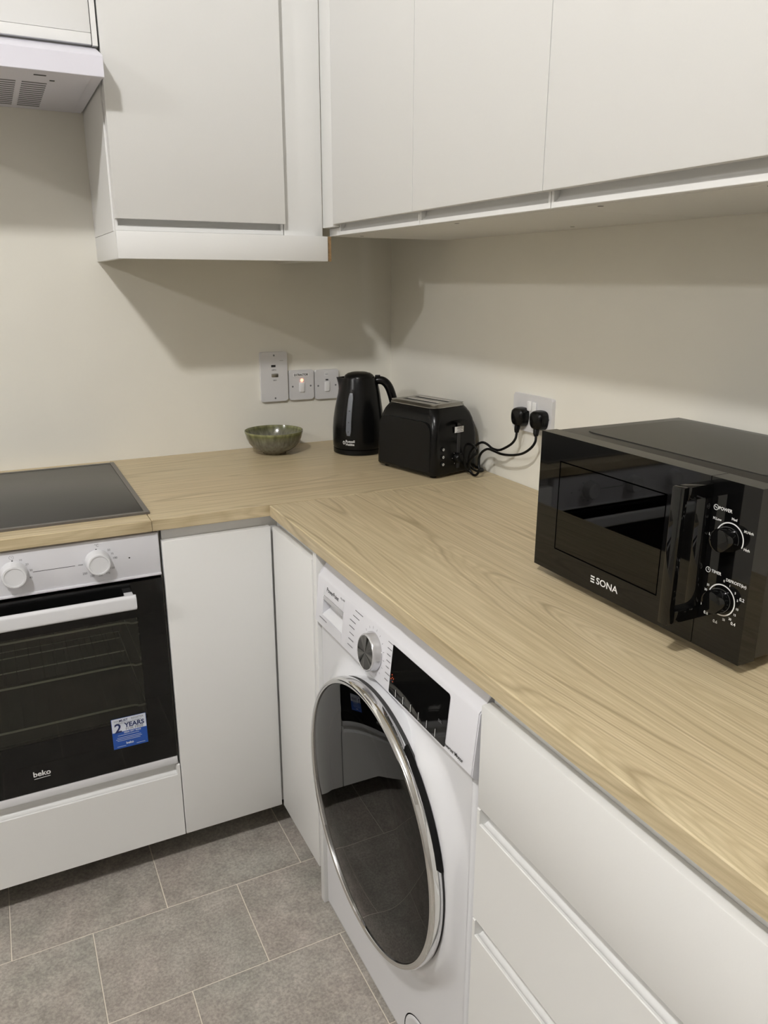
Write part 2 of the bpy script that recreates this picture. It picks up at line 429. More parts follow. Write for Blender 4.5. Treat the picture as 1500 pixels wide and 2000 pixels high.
# J-shaped grip profile: p = distance behind the face
def jpoly(z0, zl, zt_):
    return [(0, z0+.001), (.001, z0), (.024, z0), (.024, z0+.02), (.031, z0+.03), (.031, zt_), (.0245, zt_), (.0235, zl+.014), (.0205, zl+.006), (.015, zl+.001), (.010, zl-.001),
            (.006, zl-.0005), (.0045, zl+.0010), (.0012, zl+.0012), (0, zl)]
def jfront(name, run, a0, a1, z0, zl, zt_, parent):
    bm = B(); P = jpoly(z0, zl, zt_)
    s = (lambda p: (-D+p, None)) if run == 'x' else None
    rim = .007
    poly = [(-D+p, z) for p, z in P]
    ax = 'y' if run == 'x' else 'x'
    prism(bm, poly, ax, a0+rim, a1-rim)
    full_ = [(-D, z0+.001), (-D+.001, z0), (-D+.031, z0), (-D+.031, zt_), (-D+.0015, zt_), (-D, zt_-.001)]
    prism(bm, full_, ax, a0, a0+rim); prism(bm, full_, ax, a1-rim, a1)
    return obj(name, bm, m_cab, parent)
# corner unit: two doors meeting at the inner corner
t = thing('corner_base_cabinet', 'white corner base cabinet with two plain doors between oven and washing machine', 'cabinet', (-.6, -.6, 0))
obj('door', slab(-.909, -.6536, -D, -D+.019, .0896, .8721), m_cab, t)
obj('door', slab(-D, -D+.019, -.9080, -.6536, .0896, .8721), m_cab, t)
bm = B()
box(bm, -.906, -.6315, -.6315, -.61, .09, ZT-TH-.0005)
box(bm, -.6314, -.61, -.9085, -.61, .09, .8978)
obj('grip_rail', bm, m_rail, t)
bm = B(); box(bm, -.909, -.893, -.609, -.02, .09, .8975); box(bm, -.892, -.02, -.03, -.012, .09, .8975); box(bm, -.892, -.02, -.609, -.031, .09, .106)
box(bm, -.608, -.02, -.9085, -.893, .09, .8975); box(bm, -.608, -.02, -.892, -.61, .09, .106)
obj('carcass', bm, m_cab2, t)
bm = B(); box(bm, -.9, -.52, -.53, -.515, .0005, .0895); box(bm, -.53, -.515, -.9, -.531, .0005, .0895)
obj('shade_board', bm, m_under_shade, t)
# end panel beside the washing machine
tag(obj('end_panel', slab(-.6485, -.03, -.9295, -.9115, .0005, .8978, .001), m_cab), 'white upright end panel reaching the floor left of the washing machine', 'panel')
# oven housing
t = thing('oven_housing', 'white base unit that holds the built-in oven, one drawer front below it', 'cabinet', (-1.21, -.6, 0))
bm = B(); box(bm, -.9125, -.9105, -.622, -.02, .09, .8995); box(bm, -1.515, -1.5095, -.622, -.02, .09, .8995)
box(bm, -1.509, -.913, -.605, -.03, .2745, .2865); box(bm, -1.509, -.913, -.029, -.02, .09, .8995)
obj('carcass', bm, m_cab2, t)
jfront('drawer', 'y', -1.5105, -.9112, .0896, .2665, .2935, t)
obj('shade_board', bx(-1.51, -.912, -.53, -.515, .0005, .0895), m_under_shade, t)
# drawer unit on the right run
t = thing('drawer_cabinet', 'white three-drawer base unit under the long worktop, right of the washing machine', 'cabinet', (-.6, -1.95, 0))
YA, YZ = -1.5535, -2.40
bm = B(); box(bm, -.6285, -.03, YA-.018, YA, .09, .8978); box(bm, -.6285, -.03, YZ, YZ+.018, .09, .8978); box(bm, -.60, -.03, YZ+.019, YA-.019, .09, .106)
box(bm, -.045, -.03, YZ+.019, YA-.019, .107, .8978)
obj('carcass', bm, m_cab, t)
obj('grip_rail', bx(-.6315, -.615, YZ+.001, YA-.019, .85, .8978), m_rail, t)
obj('drawer', slab(-D, -D+.019, YZ, YA, .7052, .8710), m_cab, t)
jfront('drawer', 'x', YZ, YA, .5072, .6774, .7028, t)
jfront('drawer', 'x', YZ, YA, .0896, .4772, .5048, t)
obj('shade_board', bx(-.53, -.515, YZ, YA, .0005, .0895), m_under_shade, t)

# ------------------------------------------------------------------ hob
t = thing('hob', 'black ceramic glass hob with a thin dark metal trim let into the worktop', 'hob', (-1.21, -.325, ZT))
x0, x1, y0, y1 = -1.500, -.9215, -.6035, -.046
bm = B(); f = .0115
for (a, b, c, d) in ((x0, x1, y0, y0+f), (x0, x1, y1-f, y1), (x0, x0+f, y0+f, y1-f), (x1-f, x1, y0+f, y1-f)):
    box(bm, a, b, c, d, ZT+.0002, ZT+.0052)
obj('trim', bm, m_trim, t)
obj('glass_plate', bx(x0+f, x1-f, y0+f, y1-f, ZT+.0002, ZT+.0046, bev=.0008), m_hob, t)

# ------------------------------------------------------------------ oven
OX = -1.2112
oven = thing('oven', 'white and black built-in electric oven below the hob', 'oven', (OX, -.645, .297))
OY = -.6475                                           # fascia plane
bm = bx(-1.5075, -.9148, OY, -.615, .7945, .8952, bev=.003)
box(bm, -1.5075, -.9148, OY-.004, OY+.01, .7945, .8005, bev=.002)
fascia = obj('control_panel', bm, m_applp, oven)
for kx in (-1.3785, -1.2142, -1.0478):
    c = (kx, OY-.0003, .8472)
    k = obj('knob', lathe(B(), [(0, 0), (.027, 0), (.0265, .004), (.0245, .018), (.0238, .024), (.0228, .0265), (.0195, .0268), (.0190, .0255), (0, .0255)], c, (0, -1, 0), 48), m_appl, oven)
n = (0, -1, 0); z0 = .8445; yy = OY
bm = B(); line_marks(bm, [((-1.178, yy, z0), (-1.0945, yy, z0))], .0011, n)
line_marks(bm, [((-1.2305, yy, .8665), (-1.2155, yy, .8735))], .0009, n)
pieces('printed_line', bm, m_blackpr, fascia, smooth=0)
bm = B()
for (x, z, r) in ((-.9813, .8448, .0018), (-1.0487, .8745, .0017), (-1.2141, .8750, .0017)):
    lathe(bm, [(0, .0003), (r, .0003)], (x, yy, z), n, 12)
pieces('indicator_dot', bm, m_blackpr, fascia, smooth=0)
bm = arc_strip(B(), (-1.2149, yy, .8825), .0040, .0045, 100, 440, (1, 0, 0), (0, 0, 1))
line_marks(bm, [((-1.2149, yy, .8825), (-1.2149, yy, .8850)), ((-1.2149, yy, .8825), (-1.2130, yy, .8825))], .0005, n)
obj('clock_symbol', bm, m_greyp, fascia, smooth=0)
for s, x, z, sz in (('°C', -1.0468, .8835, .008), ('50', -1.0227, .8695, .0062), ('75', -1.0165, .8600, .0062), ('100', -1.0115, .8496, .0066), ('150', -1.0190, .8270, .0066),
                    ('175', -1.0290, .8165, .006), ('200', -1.0450, .8135, .006), ('225', -1.0620, .8155, .006), ('250', -1.0765, .8235, .0066), ('max', -1.0830, .8450, .006),
                    ('10', -1.1985, .8745, .0062), ('20', -1.1872, .8635, .0062), ('30', -1.1812, .8490, .0062), ('40', -1.1830, .8330, .006), ('90', -1.2470, .8480, .006), ('80', -1.2465, .8300, .006)):
    text(s, sz, m_greyp, fascia, (x, yy, z), (1, 0, 0), (0, 0, 1), lift=.0004)
# bottom trim strip
obj('bottom_trim', bx(-1.5075, -.9148, -.6500, -.625, .2985, .3195, bev=.0015), m_appl, oven)
# cavity
bm = B(); cx0, cx1, cz0, cz1 = -1.465, -.955, .335, .775
box(bm, cx0-.01, cx1+.01, -.12, -.11, cz0-.01, cz1+.01); box(bm, cx0-.01, cx0, -.632, -.12, cz0-.01, cz1+.01); box(bm, cx1, cx1+.01, -.632, -.12, cz0-.01, cz1+.01)
box(bm, cx0, cx1, -.632, -.12, cz0-.01, cz0); box(bm, cx0, cx1, -.632, -.12, cz1, cz1+.01)
box(bm, -1.505, cx0-.0105, -.632, -.62, .325, .787); box(bm, cx1+.0105, -.918, -.632, -.62, .325, .787)
obj('cavity', bm, m_cavity, oven)
for z, ys in ((.672, ()), (.5635, (-.44, -.52)), (.4555, ())):
    bm = B(); yf = -.600; xr = cx1-.012; xl = cx0+.012
    tube(bm, crom([(xl, yf, z-.004), (xl+.018, yf, z-.005), (xl+.050, yf, z), (OX, yf, z), (xr-.050, yf, z), (xr-.018, yf, z-.005), (xr, yf, z-.004)], 4), .0026, 8)
    for y in ys: tube(bm, [(xl+.03, y, z), (xr-.03, y, z)], .0016, 6)
    tube(bm, [(xl, -.16, z), (xr, -.16, z)], .0016, 6)
    for x in (xl+.003, xr-.003): tube(bm, [(x, yf, z), (x, -.16, z)], .0014, 5)
    rk = obj('wire_rack', bm, m_wire, oven)
    bm = B()
    for k in range(15): x = xl+.04+k*(xr-xl-.08)/14; tube(bm, [(x, yf+.004, z+.001), (x, -.165, z+.001)], .0007, 5)
    obj('rack_rods', bm, m_cavity, rk)
# glass door
door = B(); DY = -.6505; dz0, dz1 = .3212, .7872; wx0, wx1, wz0, wz1 = OX-.2355, OX+.2355, .4434, .7010
for (a, b, c, d) in ((-1.5068, -.9155, dz0, wz0), (-1.5068, -.9155, wz1, dz1), (-1.5068, wx0, wz0, wz1), (wx1, -.9155, wz0, wz1)):
    box(door, a, b, DY, -.634, c, d)
door = obj('door', door, m_black, oven, label='black glass oven door')
obj('window_pane', bx(wx0, wx1, DY+.0004, DY+.003, wz0, wz1), m_ovenglass, door)
# handle: broad white bar on two feet
bm = B(); hx0, hx1 = OX-.2355, OX+.2305
P = rrect(-.6865, .7540, .0075, .0172, .0065, 5)
prism(bm, P, 'x', hx0, hx1)
bmesh.ops.bevel(bm, geom=[e for e in bm.edges if abs(e.verts[0].co.x-e.verts[1].co.x) < 1e-6], offset=.002, segments=2, affect='EDGES')
for x in (hx0+.012, hx1-.012): box(bm, x-.009, x+.009, -.681, DY-.0002, .743, .765)
obj('handle', bm, m_appl, door, label='wide white bar handle')
# guarantee sticker
SX0, SX1, SZ0, SZ1 = -1.0583, -.9797, .3783, .4575; SY = DY-.0004
st = obj('sticker', bx(SX0, SX1, SY, DY-.0001, SZ0, SZ1), m_blue, door, label='blue and white square guarantee sticker')
zm = SZ0+.0435
obj('sticker_top_field', bx(SX0+.0008, SX1-.0008, SY-.0001, SY-.00002, zm, SZ1-.0006), m_lblue, st)
ty = SY-.0002; xm = (SX0+SX1)/2
text('YOU', .0062, m_greyp, st, (SX0+.012, ty, .4505), (1, 0, 0), (0, 0, 1))
text('MUST', .0078, m_navy, st, (xm-.012, ty, .4505), (1, 0, 0), (0, 0, 1), bold=.02)
text('REGISTER', .0066, m_greyp, st, (xm+.0195, ty, .4510), (1, 0, 0), (0, 0, 1))
text('WITHIN 90 DAYS TO RECEIVE', .0042, m_greyp, st, (xm, ty, .4443), (1, 0, 0), (0, 0, 1))
text('2', .0330, m_navy, st, (SX0+.0140, ty, .4310), (1, 0, 0), (0, 0, 1), bold=.02)
text('YEARS', .0160, m_navy, st, (xm+.0120, ty, .4362), (1, 0, 0), (0, 0, 1), bold=.03, sx=.98)
text('FOR FREE', .0096, m_greyp, st, (xm+.0115, ty, .4264), (1, 0, 0), (0, 0, 1), sx=1.0)
text('0800 097 9049', .0064, m_lblue, st, (xm+.006, ty, .4180), (1, 0, 0), (0, 0, 1), bold=.01)
bm = B()
for (z, a, b) in ((.4125, .012, .06), (.4065, .01, .064), (.4025, .007, .066), (.3985, .01, .062), (.3835, .008, .028), (.3835, .052, .072)):
    line_marks(bm, [((SX0+a, ty, z), (SX0+b, ty, z))], .0009, n)
tag(obj('small_print', bm, m_lblue, st, smooth=0), kind='stuff')
text('beko', .0085, m_lblue, st, (xm-.002, ty, .3895), (1, 0, 0), (0, 0, 1), bold=.03)
lg = text('beko', .0185, m_print, door, (-1.2158, DY-.0001, .3650), (1, 0, 0), (0, 0, 1), bold=.02, name='maker_logo')
obj('logo_stroke', line_marks(B(), [((-1.2330, DY, .3535), (-1.1990, DY, .3545))], .0013, n), m_print, door, smooth=0)

# ------------------------------------------------------------------ washing machine
WX = -.645; WY0, WY1 = -1.5445, -.9345; wc = (WY0+WY1)/2
wm = thing('washing_machine', 'white front-loading washing machine with a large chrome-ringed dark porthole', 'washing machine', (-.35, wc, 0))
bm = bx(WX, -.06, WY0+.003, WY1-.003, .012, .7382, bev=.010, seg=4)
body = obj('body', bm, m_appl, wm)
obj('top_panel', bx(-.612, -.06, WY0+.003, WY1-.003, .7390, .8835, bev=.004, seg=3), m_appl, wm)
for x in (-.6, -.1):
    for y in (WY0+.05, WY1-.05): obj('foot', lathe(B(), [(.02, 0), (.02, .006), (.010, .007), (.010, .014)], (x, y, .0003), n=16), m_dark, wm)
# control panel: profile swept across the machine, opening for the detergent drawer left free
PX = -.6560
def WARP(v): return Vector((v.x+max(0, v.z-.764)*.115*(1 if v.x < -.625 else 0), v.y, v.z))
prof = [(-.611, .7390), (WX+.001, .7390), (-.6485, .7400), (-.6505, .7425), (-.6525, .7455), (PX, .7500), (PX, .8480), (-.6540, .8508), (-.6505, .8525), (-.6420, .8690), (-.6365, .8780), (-.6290, .8825), (-.611, .8840)]
HY0, HY1, HZ0, HZ1 = -1.0720, -.9720, .7735, .8180
bm = prism(B(), prof, 'y', WY0+.001, HY0)
e_ = [e for e in bm.edges if abs(e.verts[0].co.y-(WY0+.001)) < 1e-5 and abs(e.verts[1].co.y-(WY0+.001)) < 1e-5 and min(v.co.x for v in e.verts) < -.62]
bmesh.ops.bevel(bm, geom=e_, offset=.0018, segments=2, affect='EDGES')
prism(bm, [p for p in prof if p[1] < .752]+[(PX, HZ0), (-.611, HZ0)], 'y', HY0, HY1)
prism(bm, [(-.611, HZ1), (PX, HZ1)]+[p for p in prof if p[1] > .847], 'y', HY0, HY1)
b2 = prism(B(), prof, 'y', HY1, WY1-.001)
e_ = [e for e in b2.edges if all(abs(v.co.y-(WY1-.001)) < 1e-5 for v in e.verts) and min(v.co.x for v in e.verts) < -.62]
bmesh.ops.bevel(b2, geom=e_, offset=.0018, segments=2, affect='EDGES')
tmp = bpy.data.meshes.new('t'); b2.to_mesh(tmp); b2.free(); bm.from_mesh(tmp)
panel = obj('control_panel', bm, m_applp, wm)
# detergent drawer: scooped pull below a grey lip
bm = B()
prism(bm, [(-.620, HZ0+.0005), (PX+.001, HZ0+.0005), (PX+.004, HZ0+.004), (-.640, HZ0+.011), (-.633, HZ0+.022), (-.630, HZ1-.001), (-.620, HZ1-.001)], 'y', HY0+.0006, HY1-.0006)
dd = obj('detergent_drawer', bm, m_appl, wm)
bm = prism(B(), [(-.6295, HZ1-.0125), (PX+.0004, HZ1-.0105), (PX-.0008, HZ1-.006), (PX+.0004, HZ1-.0012), (-.6295, HZ1-.001)], 'y', HY0+.001, HY1-.001)
obj('drawer_lip', bm, m_clear, dd, label='grey lip of the detergent drawer')
nx = (-1, 0, 0); XD, UD = (0, -1, 0), (0, 0, 1)
text('PowerPoint', .0125, m_blackpr, panel, (PX, -1.0160, .8335), XD, UD, bold=.02, name='maker_logo')
text('8kg 1400', .0055, m_greyp, panel, (PX, -1.0650, .8405), XD, UD)
text('Inverter Motor', .0095, m_blackpr, panel, (PX, -1.4925, .7600), XD, UD, bold=.02, sx=.93)
bm = B(); line_marks(bm, [((PX, -.962, .7668), (PX, -1.0, .7668))], .0016, nx)
for k in range(7):
    z = .842-.0125*k; ln = (.034, .028, .026, .024, .02, .022, .024)[k]; e = (-1.170+.003*k*0)
    e = -1.128-.030*max(0, 1-abs(k-0)/2.2); line_marks(bm, [((PX, e+ln, z), (PX, e, z))], .0016, nx)
    z = .840-.0115*k; s = -1.262+.0
    line_marks(bm, [((PX, s, z-.001), (PX, s-(.030, .020, .016, .018, .015, .022, .016)[k]*.8, z-.001))], .0015, nx)
tag(obj('programme_marks', bm, m_greyp, panel, smooth=0), kind='stuff')
bm = B()
for a in range(-150, 151, 20):
    t1 = math.radians(90-a); c = Vector((PX, -1.209, .7975)); d_ = Vector((0, -math.cos(t1), math.sin(t1)))
    line_marks(bm, [(c+d_*.0405, c+d_*.0450)], .0008, nx)
tag(obj('dial_ticks', bm, m_greyp, panel, smooth=0), kind='stuff')
# programme knob
kc = (PX, -1.2090, .7975)
k = obj('programme_knob', lathe(B(), [(0, 0), (.0355, 0), (.0355, .003), (.034, .005), (.0338, .0135), (.0330, .0155), (.0315, .0165), (.0305, .0158)], kc, nx, 56), m_clear, wm, origin=kc, label='programme knob with a clear silvery rim')
WM[k.name] = Matrix.Translation(Vector(kc))
f_ = obj('knob_face', lathe(B(), [(.0305, .0159), (0, .0159)], kc, nx, 56), m_knob, k, origin=kc, smooth=0, label='spun metal knob face')
obj('knob_pointer', bx(PX-.0012, PX-.0002, -1.2430, -1.2365, .8080, .8100), m_white, wm)
# display
DYR, DYL, DZ0, DZ1 = -1.4680, -1.2810, .7535, .8410
dc = ((DYR+DYL)/2, (DZ0+DZ1)/2); poly = rrect(dc[0], dc[1], (DYL-DYR)/2, (DZ1-DZ0)/2, .006, 5, (.15, 1, .5, .5))
disp = obj('display', prism(B(), poly, 'x', PX-.0008, PX-.0001), m_black, wm, label='black glass display panel')
bm = B()
for i in range(6):
    y = -1.3065-i*.0266; line_marks(bm, [((PX-.0008, y, .7560), (PX-.0008, y, .7695))], .0011, nx)
pieces('touch_key_divider', bm, m_white, disp, smooth=0)
bm = B()
for i, (dy, dz) in enumerate(((0, 0), (.004, .004), (.006, -.003), (.002, .008), (.008, .003))):
    lathe(bm, [(0, .0003), (.0012, .0003)], (PX-.0008, -1.287-dy, .781+dz), nx, 8)
tag(obj('red_indicator', bm, m_led, disp, smooth=0), kind='stuff')
text('DEL', .006, m_greyp, disp, (PX-.0008, -1.4500, .7880), XD, UD)
# porthole door
WARP = None
DC = (WX, -1.2500, .4865)
bm = B(); GY0, GY1, GZ0, GZ1 = WY0+.0135, WY1-.0135, .0260, .7360; ny_, nz_ = 84, 104; G = []
def sm(t): t = max(0, min(1, t)); return t*t*(3-2*t)
for i in range(nz_+1):
    z = GZ0+(GZ1-GZ0)*i/nz_; row = []
    for j in range(ny_+1):
        y = GY0+(GY1-GY0)*j/ny_; r_ = math.hypot(y-DC[1], z-DC[2])
        h = .0245*sm((.305-r_)/.046)*sm((y-GY0)/.022)*sm((GY1-y)/.022)*sm((GZ1-z)/.05)
        row.append(bm.verts.new((WX-.0004-h, y, z)))
    G.append(row)
for A_, C_ in zip(G, G[1:]):
    for j in range(ny_): bm.faces.new((A_[j], A_[j+1], C_[j+1], C_[j]))
obj('front_panel', bm, m_appl, wm, smooth=80)
dr = obj('door', lathe(B(), [(.247, .0285), (.2560, .0285), (.2584, .0310), (.2590, .0370), (.2588, .0440), (.2575, .0485), (.2555, .0505), (.2505, .0508), (.2480, .0495), (.2472, .0470), (.2472, .036), (.247, .0285)], DC, nx, 128), m_chrome, wm, label='chrome ring of the porthole door')
obj('glass', lathe(B(), [(.2470, .0415), (.2470, .0475), (.244, .0484), (.15, .0498), (0, .0504), (0, .0464), (.15, .0456), (.244, .0420), (.2470, .0415)], DC, nx, 128), m_doorglass, dr, label='dark glass of the porthole door')
bm = lathe(B(), [(.2435, .0250), (.2435, .0400), (.230, .0400), (.205, .0320), (.17, .0280), (0, .0265), (0, .0250), (.2435, .0250)], DC, nx, 96)
obj('inner_door', bm, m_drum, dr, label='dark inner side of the porthole door')
obj('gasket', lathe(B(), [(.2560, .0215), (.2560, .0284), (.2440, .0284), (.2440, .0215), (.2560, .0215)], DC, nx, 96), m_dark, dr)
obj('door_seat', lathe(B(), [(.2530, .0003), (.2548, .0214), (.2440, .0214), (.2440, .0003), (.2530, .0003)], DC, nx, 96), m_appl, wm)
obj('inner_ring', lathe(B(), [(.150, .0400), (.1525, .0420), (.1550, .0400), (.1525, .0380), (.150, .0400)], (WX, -1.22, .52), nx, 72), m_steel, dr)
# grip slot at the back edge of the ring, right side
bm = B(); a0, a1 = 15, 60; nseg = 28; prev = None
for kk in range(nseg+1):
    a = math.radians(a0+(a1-a0)*kk/nseg); ro, ri = .2594, .2500; cyc = -math.cos(a); cz = math.sin(a)
    taper = min(1, min(kk, nseg-kk)/1.5+.35); x1_ = -.0262; x2_ = -.0262-.0115*taper
    cur = [bm.verts.new((DC[0]+x1_, DC[1]+ri*cyc, DC[2]+ri*cz)), bm.verts.new((DC[0]+x1_, DC[1]+ro*cyc, DC[2]+ro*cz)), bm.verts.new((DC[0]+x2_, DC[1]+ro*cyc, DC[2]+ro*cz)), bm.verts.new((DC[0]+x2_, DC[1]+ri*cyc, DC[2]+ri*cz))]
    if prev:
        for q in range(4): bm.faces.new((prev[q], prev[(q+1) % 4], cur[(q+1) % 4], cur[q]))
    else: bm.faces.new(cur)
    prev = cur
bm.faces.new(prev[::-1])
obj('grip_slot', bm, m_blackp, dr, label='black grip slot on the edge of the porthole')
# pump filter cap
FC = (WX, -1.398, .055)
obj('filter_cover', lathe(B(), [(0, .0015), (.052, .0015), (.056, .0022), (.060, .0018), (.0625, .0002)], FC, nx, 56), m_appl, wm)
obj('filter_gap', lathe(B(), [(.0630, .0004), (.0655, .0004)], FC, nx, 56, 0, 360), m_blackpr, wm, smooth=0)

# ------------------------------------------------------------------ wall units
ZU = 1.5462; ZTOP = 2.45; UF = -.3686; UR = -.3807
def upper_door_poly(face, zb, ztop, sgn=1):
    """cross-section (depth, z): flat slab, grip channel under it, recessed lip at the bottom"""
    f = face
    return [(f+.0008, zb+.0265), (f, zb+.0275), (f, ztop), (f+.0185, ztop), (f+.0185, zb+.04), (f+.034, zb+.040), (f+.034, zb+.0005), (f+.0195, zb+.0005), (f+.0185, zb+.0015), (f+.0185, zb+.0095),
            (f+.0205, zb+.0115), (f+.0255, zb+.0140), (f+.0295, zb+.0185), (f+.0310, zb+.0265), (f+.0310, zb+.034), (f+.016, zb+.034), (f+.014, zb+.0265)]
def upper_door(run, a0, a1, face, parent, ztop=ZTOP, zb=ZU):
    bm = B(); P = upper_door_poly(face, zb, ztop); ax = 'y' if run == 'x' else 'x'; rim = .006
    prism(bm, P, ax, a0+rim, a1-rim)
    F = [(face+.0008, zb+.0265), (face, zb+.0275), (face, ztop), (face+.034, ztop), (face+.034, zb+.0005), (face+.0195, zb+.0005), (face+.0185, zb+.0015), (face+.0185, zb+.0265)]
    prism(bm, F, ax, a0, a0+rim); prism(bm, F, ax, a1-rim, a1)
    return obj('door', bm, m_cab, parent)
# unit on the back wall, left of the corner
t = thing('wall_cabinet', 'white wall cabinet on the back wall right of the extractor hood, deep pelmet beneath', 'cabinet', (-.65, -.1, ZU))
upper_door('y', -.9020, -.4900, UF, t)
bm = B(); yb = UF+.0345
box(bm, -.9055, -.8885, UF+.0350, -.0006, ZU, ZTOP); box(bm, -.888, -.384, yb, -.0006, ZU, ZU+.016); box(bm, -.888, -.384, yb, -.0006, ZTOP-.018, ZTOP); box(bm, -.888, -.384, -.012, -.0006, ZU+.017, ZTOP-.019)
obj('carcass', bm, m_cab, t)
obj('filler_panel', bx(-.4875, -.3812, UF+.0190, UF+.0340, ZU, ZTOP, bev=.0008), m_cab, t)
bm = B(); ZP = 1.4838
box(bm, -.9055, -.3777, -.376, -.362, ZP, ZU-.0008, bev=.001); box(bm, -.9055, -.8915, -.3618, -.0006, ZP, ZU-.0008, bev=.0008)
box(bm, -.888, -.4, -.3617, -.333, ZU-.0160, ZU-.0002)  # hidden batten added to block light leaking in above the pelmet
obj('pelmet', bm, m_cab, t)
obj('pelmet_return', bx(-.3915, -.3779, -.3618, -.0006, ZP, ZU-.0008), m_cab2, t)
obj('raw_edge', bx(-.3776, -.3670, -.3720, -.3630, ZP, ZU-.0008), m_raw, t, label='brown raw chipboard edge of the pelmet')
# filler and three units on the right wall
DZ_R = ZU+.0005
seams = [-.4176, -.8384, -1.2715, -1.7046, -2.1376]
ub = [-.3500, -.8480, -1.2720, -1.7050, -2.1380]
lbl = ['white wall cabinet on the right wall nearest the corner, narrowest door', 'white wall cabinet on the right wall over the socket, second from the corner', 'white wall cabinet on the right wall over the microwave, third from the corner', 'white wall cabinet on the right wall farthest from the corner, beyond the microwave']
for i in range(4):
    ya, yb_ = seams[i], seams[i+1]
    t = thing('wall_cabinet', lbl[i], 'cabinet', (-.2, (ya+yb_)/2, ZU), group='wall cabinets along the right wall')
    upper_door('x', yb_+.001, ya-.001, UR, t)
    bm = B(); u0, u1 = ub[i+1]+.0004, ub[i]-.0004; xf = UR+.0345
    box(bm, xf, -.0006, u0, u1, ZU, ZU+.016); box(bm, xf, -.0006, u0, u1, ZTOP-.018, ZTOP)
    box(bm, xf, -.0006, u0, u0+.016, ZU+.0165, ZTOP-.0185); box(bm, xf, -.0006, u1-.016, u1, ZU+.0165, ZTOP-.0185); box(bm, -.012, -.0006, u0+.0165, u1-.0165, ZU+.0165, ZTOP-.0185)
    obj('carcass', bm, m_cab, t)
    if i == 0:
        obj('filler_panel', bx(UR, UR+.0345, -.4168, -.3501, ZU+.0205, ZTOP, bev=.0008), m_cab, t)
        obj('filler_foot', bx(UR+.0190, UR+.0340, -.4168, -.3500, ZU+.0005, ZU+.0195, bev=.0006), m_cab, t)
    for (sx, sy) in (((-.1089, -.2317), (-.3377, -.72))[1:] if 0 else {0: ((-.30, -.42),), 1: ((-.3277, -.9298), (-.0582, -.9597)), 2: ((-.3277, -1.35), (-.3269, -1.65)), 3: ((-.33, -1.75),)}[i]):
        obj('screw_cap', lathe(B(), [(0, .0006), (.0045, .0006), (.0050, .0001)], (sx, sy, ZU), (0, 0, -1), 14), m_greyp, t)
# unit above the hood
t = thing('wall_cabinet', 'short white cabinet directly above the extractor hood', 'cabinet', (-1.21, -.1, 1.93))
bm = B(); zb = 1.9240
box(bm, -1.5020, -.9188, UF, UF+.0185, zb+.0224, ZTOP, bev=.0014)
box(bm, -1.5020, -.9188, UF, UF+.0185, zb, zb+.0220, bev=.0014)
obj('door', bm, m_cab, t)
bm = B(); box(bm, -.9172, -.9062, UF+.0005, -.0006, 1.9225, ZTOP); box(bm, -1.51, -1.499, UF+.019, -.0006, 1.9225, ZTOP); box(bm, -1.4985, -.9175, UF+.019, -.0006, 1.9225, 1.938)
obj('carcass', bm, m_cab, t)

# ------------------------------------------------------------------ extractor hood
hood = thing('extractor_hood', 'slim white extractor hood above the hob with vent slots underneath', 'extractor hood', (-1.21, -.2, 1.845))
HB = 1.8455; HF = -.4460; hx0, hx1 = -1.510, -.9105
bm = prism(B(), [(HF, HB+.001), (HF, HB+.040), (HF+.004, HB+.0435), (-.352, HB+.0765), (-.0006, HB+.0765), (-.0006, HB+.006), (-.035, HB+.006), (-.036, HB+.004), (HF+.016, HB+.004), (HF+.016, HB), (HF+.001, HB)], 'x', hx0, hx1)
hb = obj('body', bm, m_hood, hood)
ux0, ux1 = hx0+.022, hx1-.024
obj('filter_panel', bx(ux0, ux1, HF+.020, -.038, HB+.0012, HB+.0038, bev=.0006), m_hood, hood)
# vent grille: rows of grey strips standing in for the shade inside the slots
bm = B(); nrow = 13
for r_ in range(nrow):
    y = -.325+r_*(.255/(nrow-1))
    for c_ in range(6):
        xa = -1.0150-.062*c_; box(bm, xa-.050, xa, y-.0042, y+.0042, HB+.0006, HB+.0012)
pieces('vent_slot_shade', bm, m_greyp, hood)
bm = B(); box(bm, -1.0455, -1.0210, -.4045, -.3965, HB+.0004, HB+.0012, bev=.0004); box(bm, -1.0120, -1.0015, -.3640, -.3560, HB+.0004, HB+.0012, bev=.0004)
obj('latch', bm, m_blackpr, hood)

# ------------------------------------------------------------------ switch plates and sockets
def plate_box(cx, cz, w_, h_, d_=.0095, r=.006):
    bm = prism(B(), rrect(cx, cz, w_/2, h_/2, r, 5), 'y', -d_, -.0003)
    es = [e for e in bm.edges if all(abs(v.co.y+d_) < 1e-6 for v in e.verts)]
    bmesh.ops.bevel(bm, geom=es, offset=.0022, segments=3, affect='EDGES'); return bm
def screw(cx, cz, parent, y=-.0096):
    obj('screw', lathe(B(), [(0, .0004), (.0028, .0004), (.0030, 0)], (cx, y, cz), (0, -1, 0), 12), m_greyp, parent)
t = thing('isolator_switch', 'tall white double switch plate on the back wall, leftmost of the three plates', 'switch', (-.4145, 0, 1.146))
pl = obj('plate', plate_box(-.4145, 1.1462, .0885, .1535), m_plate, t)
screw(-.4135, 1.2125, t); screw(-.4130, 1.0795, t)
obj('neon_window', bx(-.4235, -.4095, -.0102, -.0093, 1.1765, 1.1835), m_dark, t)
text('OFF 0', .0055, m_greyp, t, (-.4150, -.0096, 1.1675), (1, 0, 0), (0, 0, 1), bold=.03)
obj('rocker', bx(-.4235, -.4025, -.0125, -.0093, 1.1465, 1.1565, bev=.001), m_steel, t, label='grey rocker')
text('ON I', .0055, m_greyp, t, (-.4130, -.0096, 1.1355), (1, 0, 0), (0, 0, 1), bold=.03)
obj('printed_line', line_marks(B(), [((-.3955, -.0096, 1.1960), (-.3835, -.0096, 1.1960))], .0010, (0, -1, 0)), m_greyp, t, smooth=0)
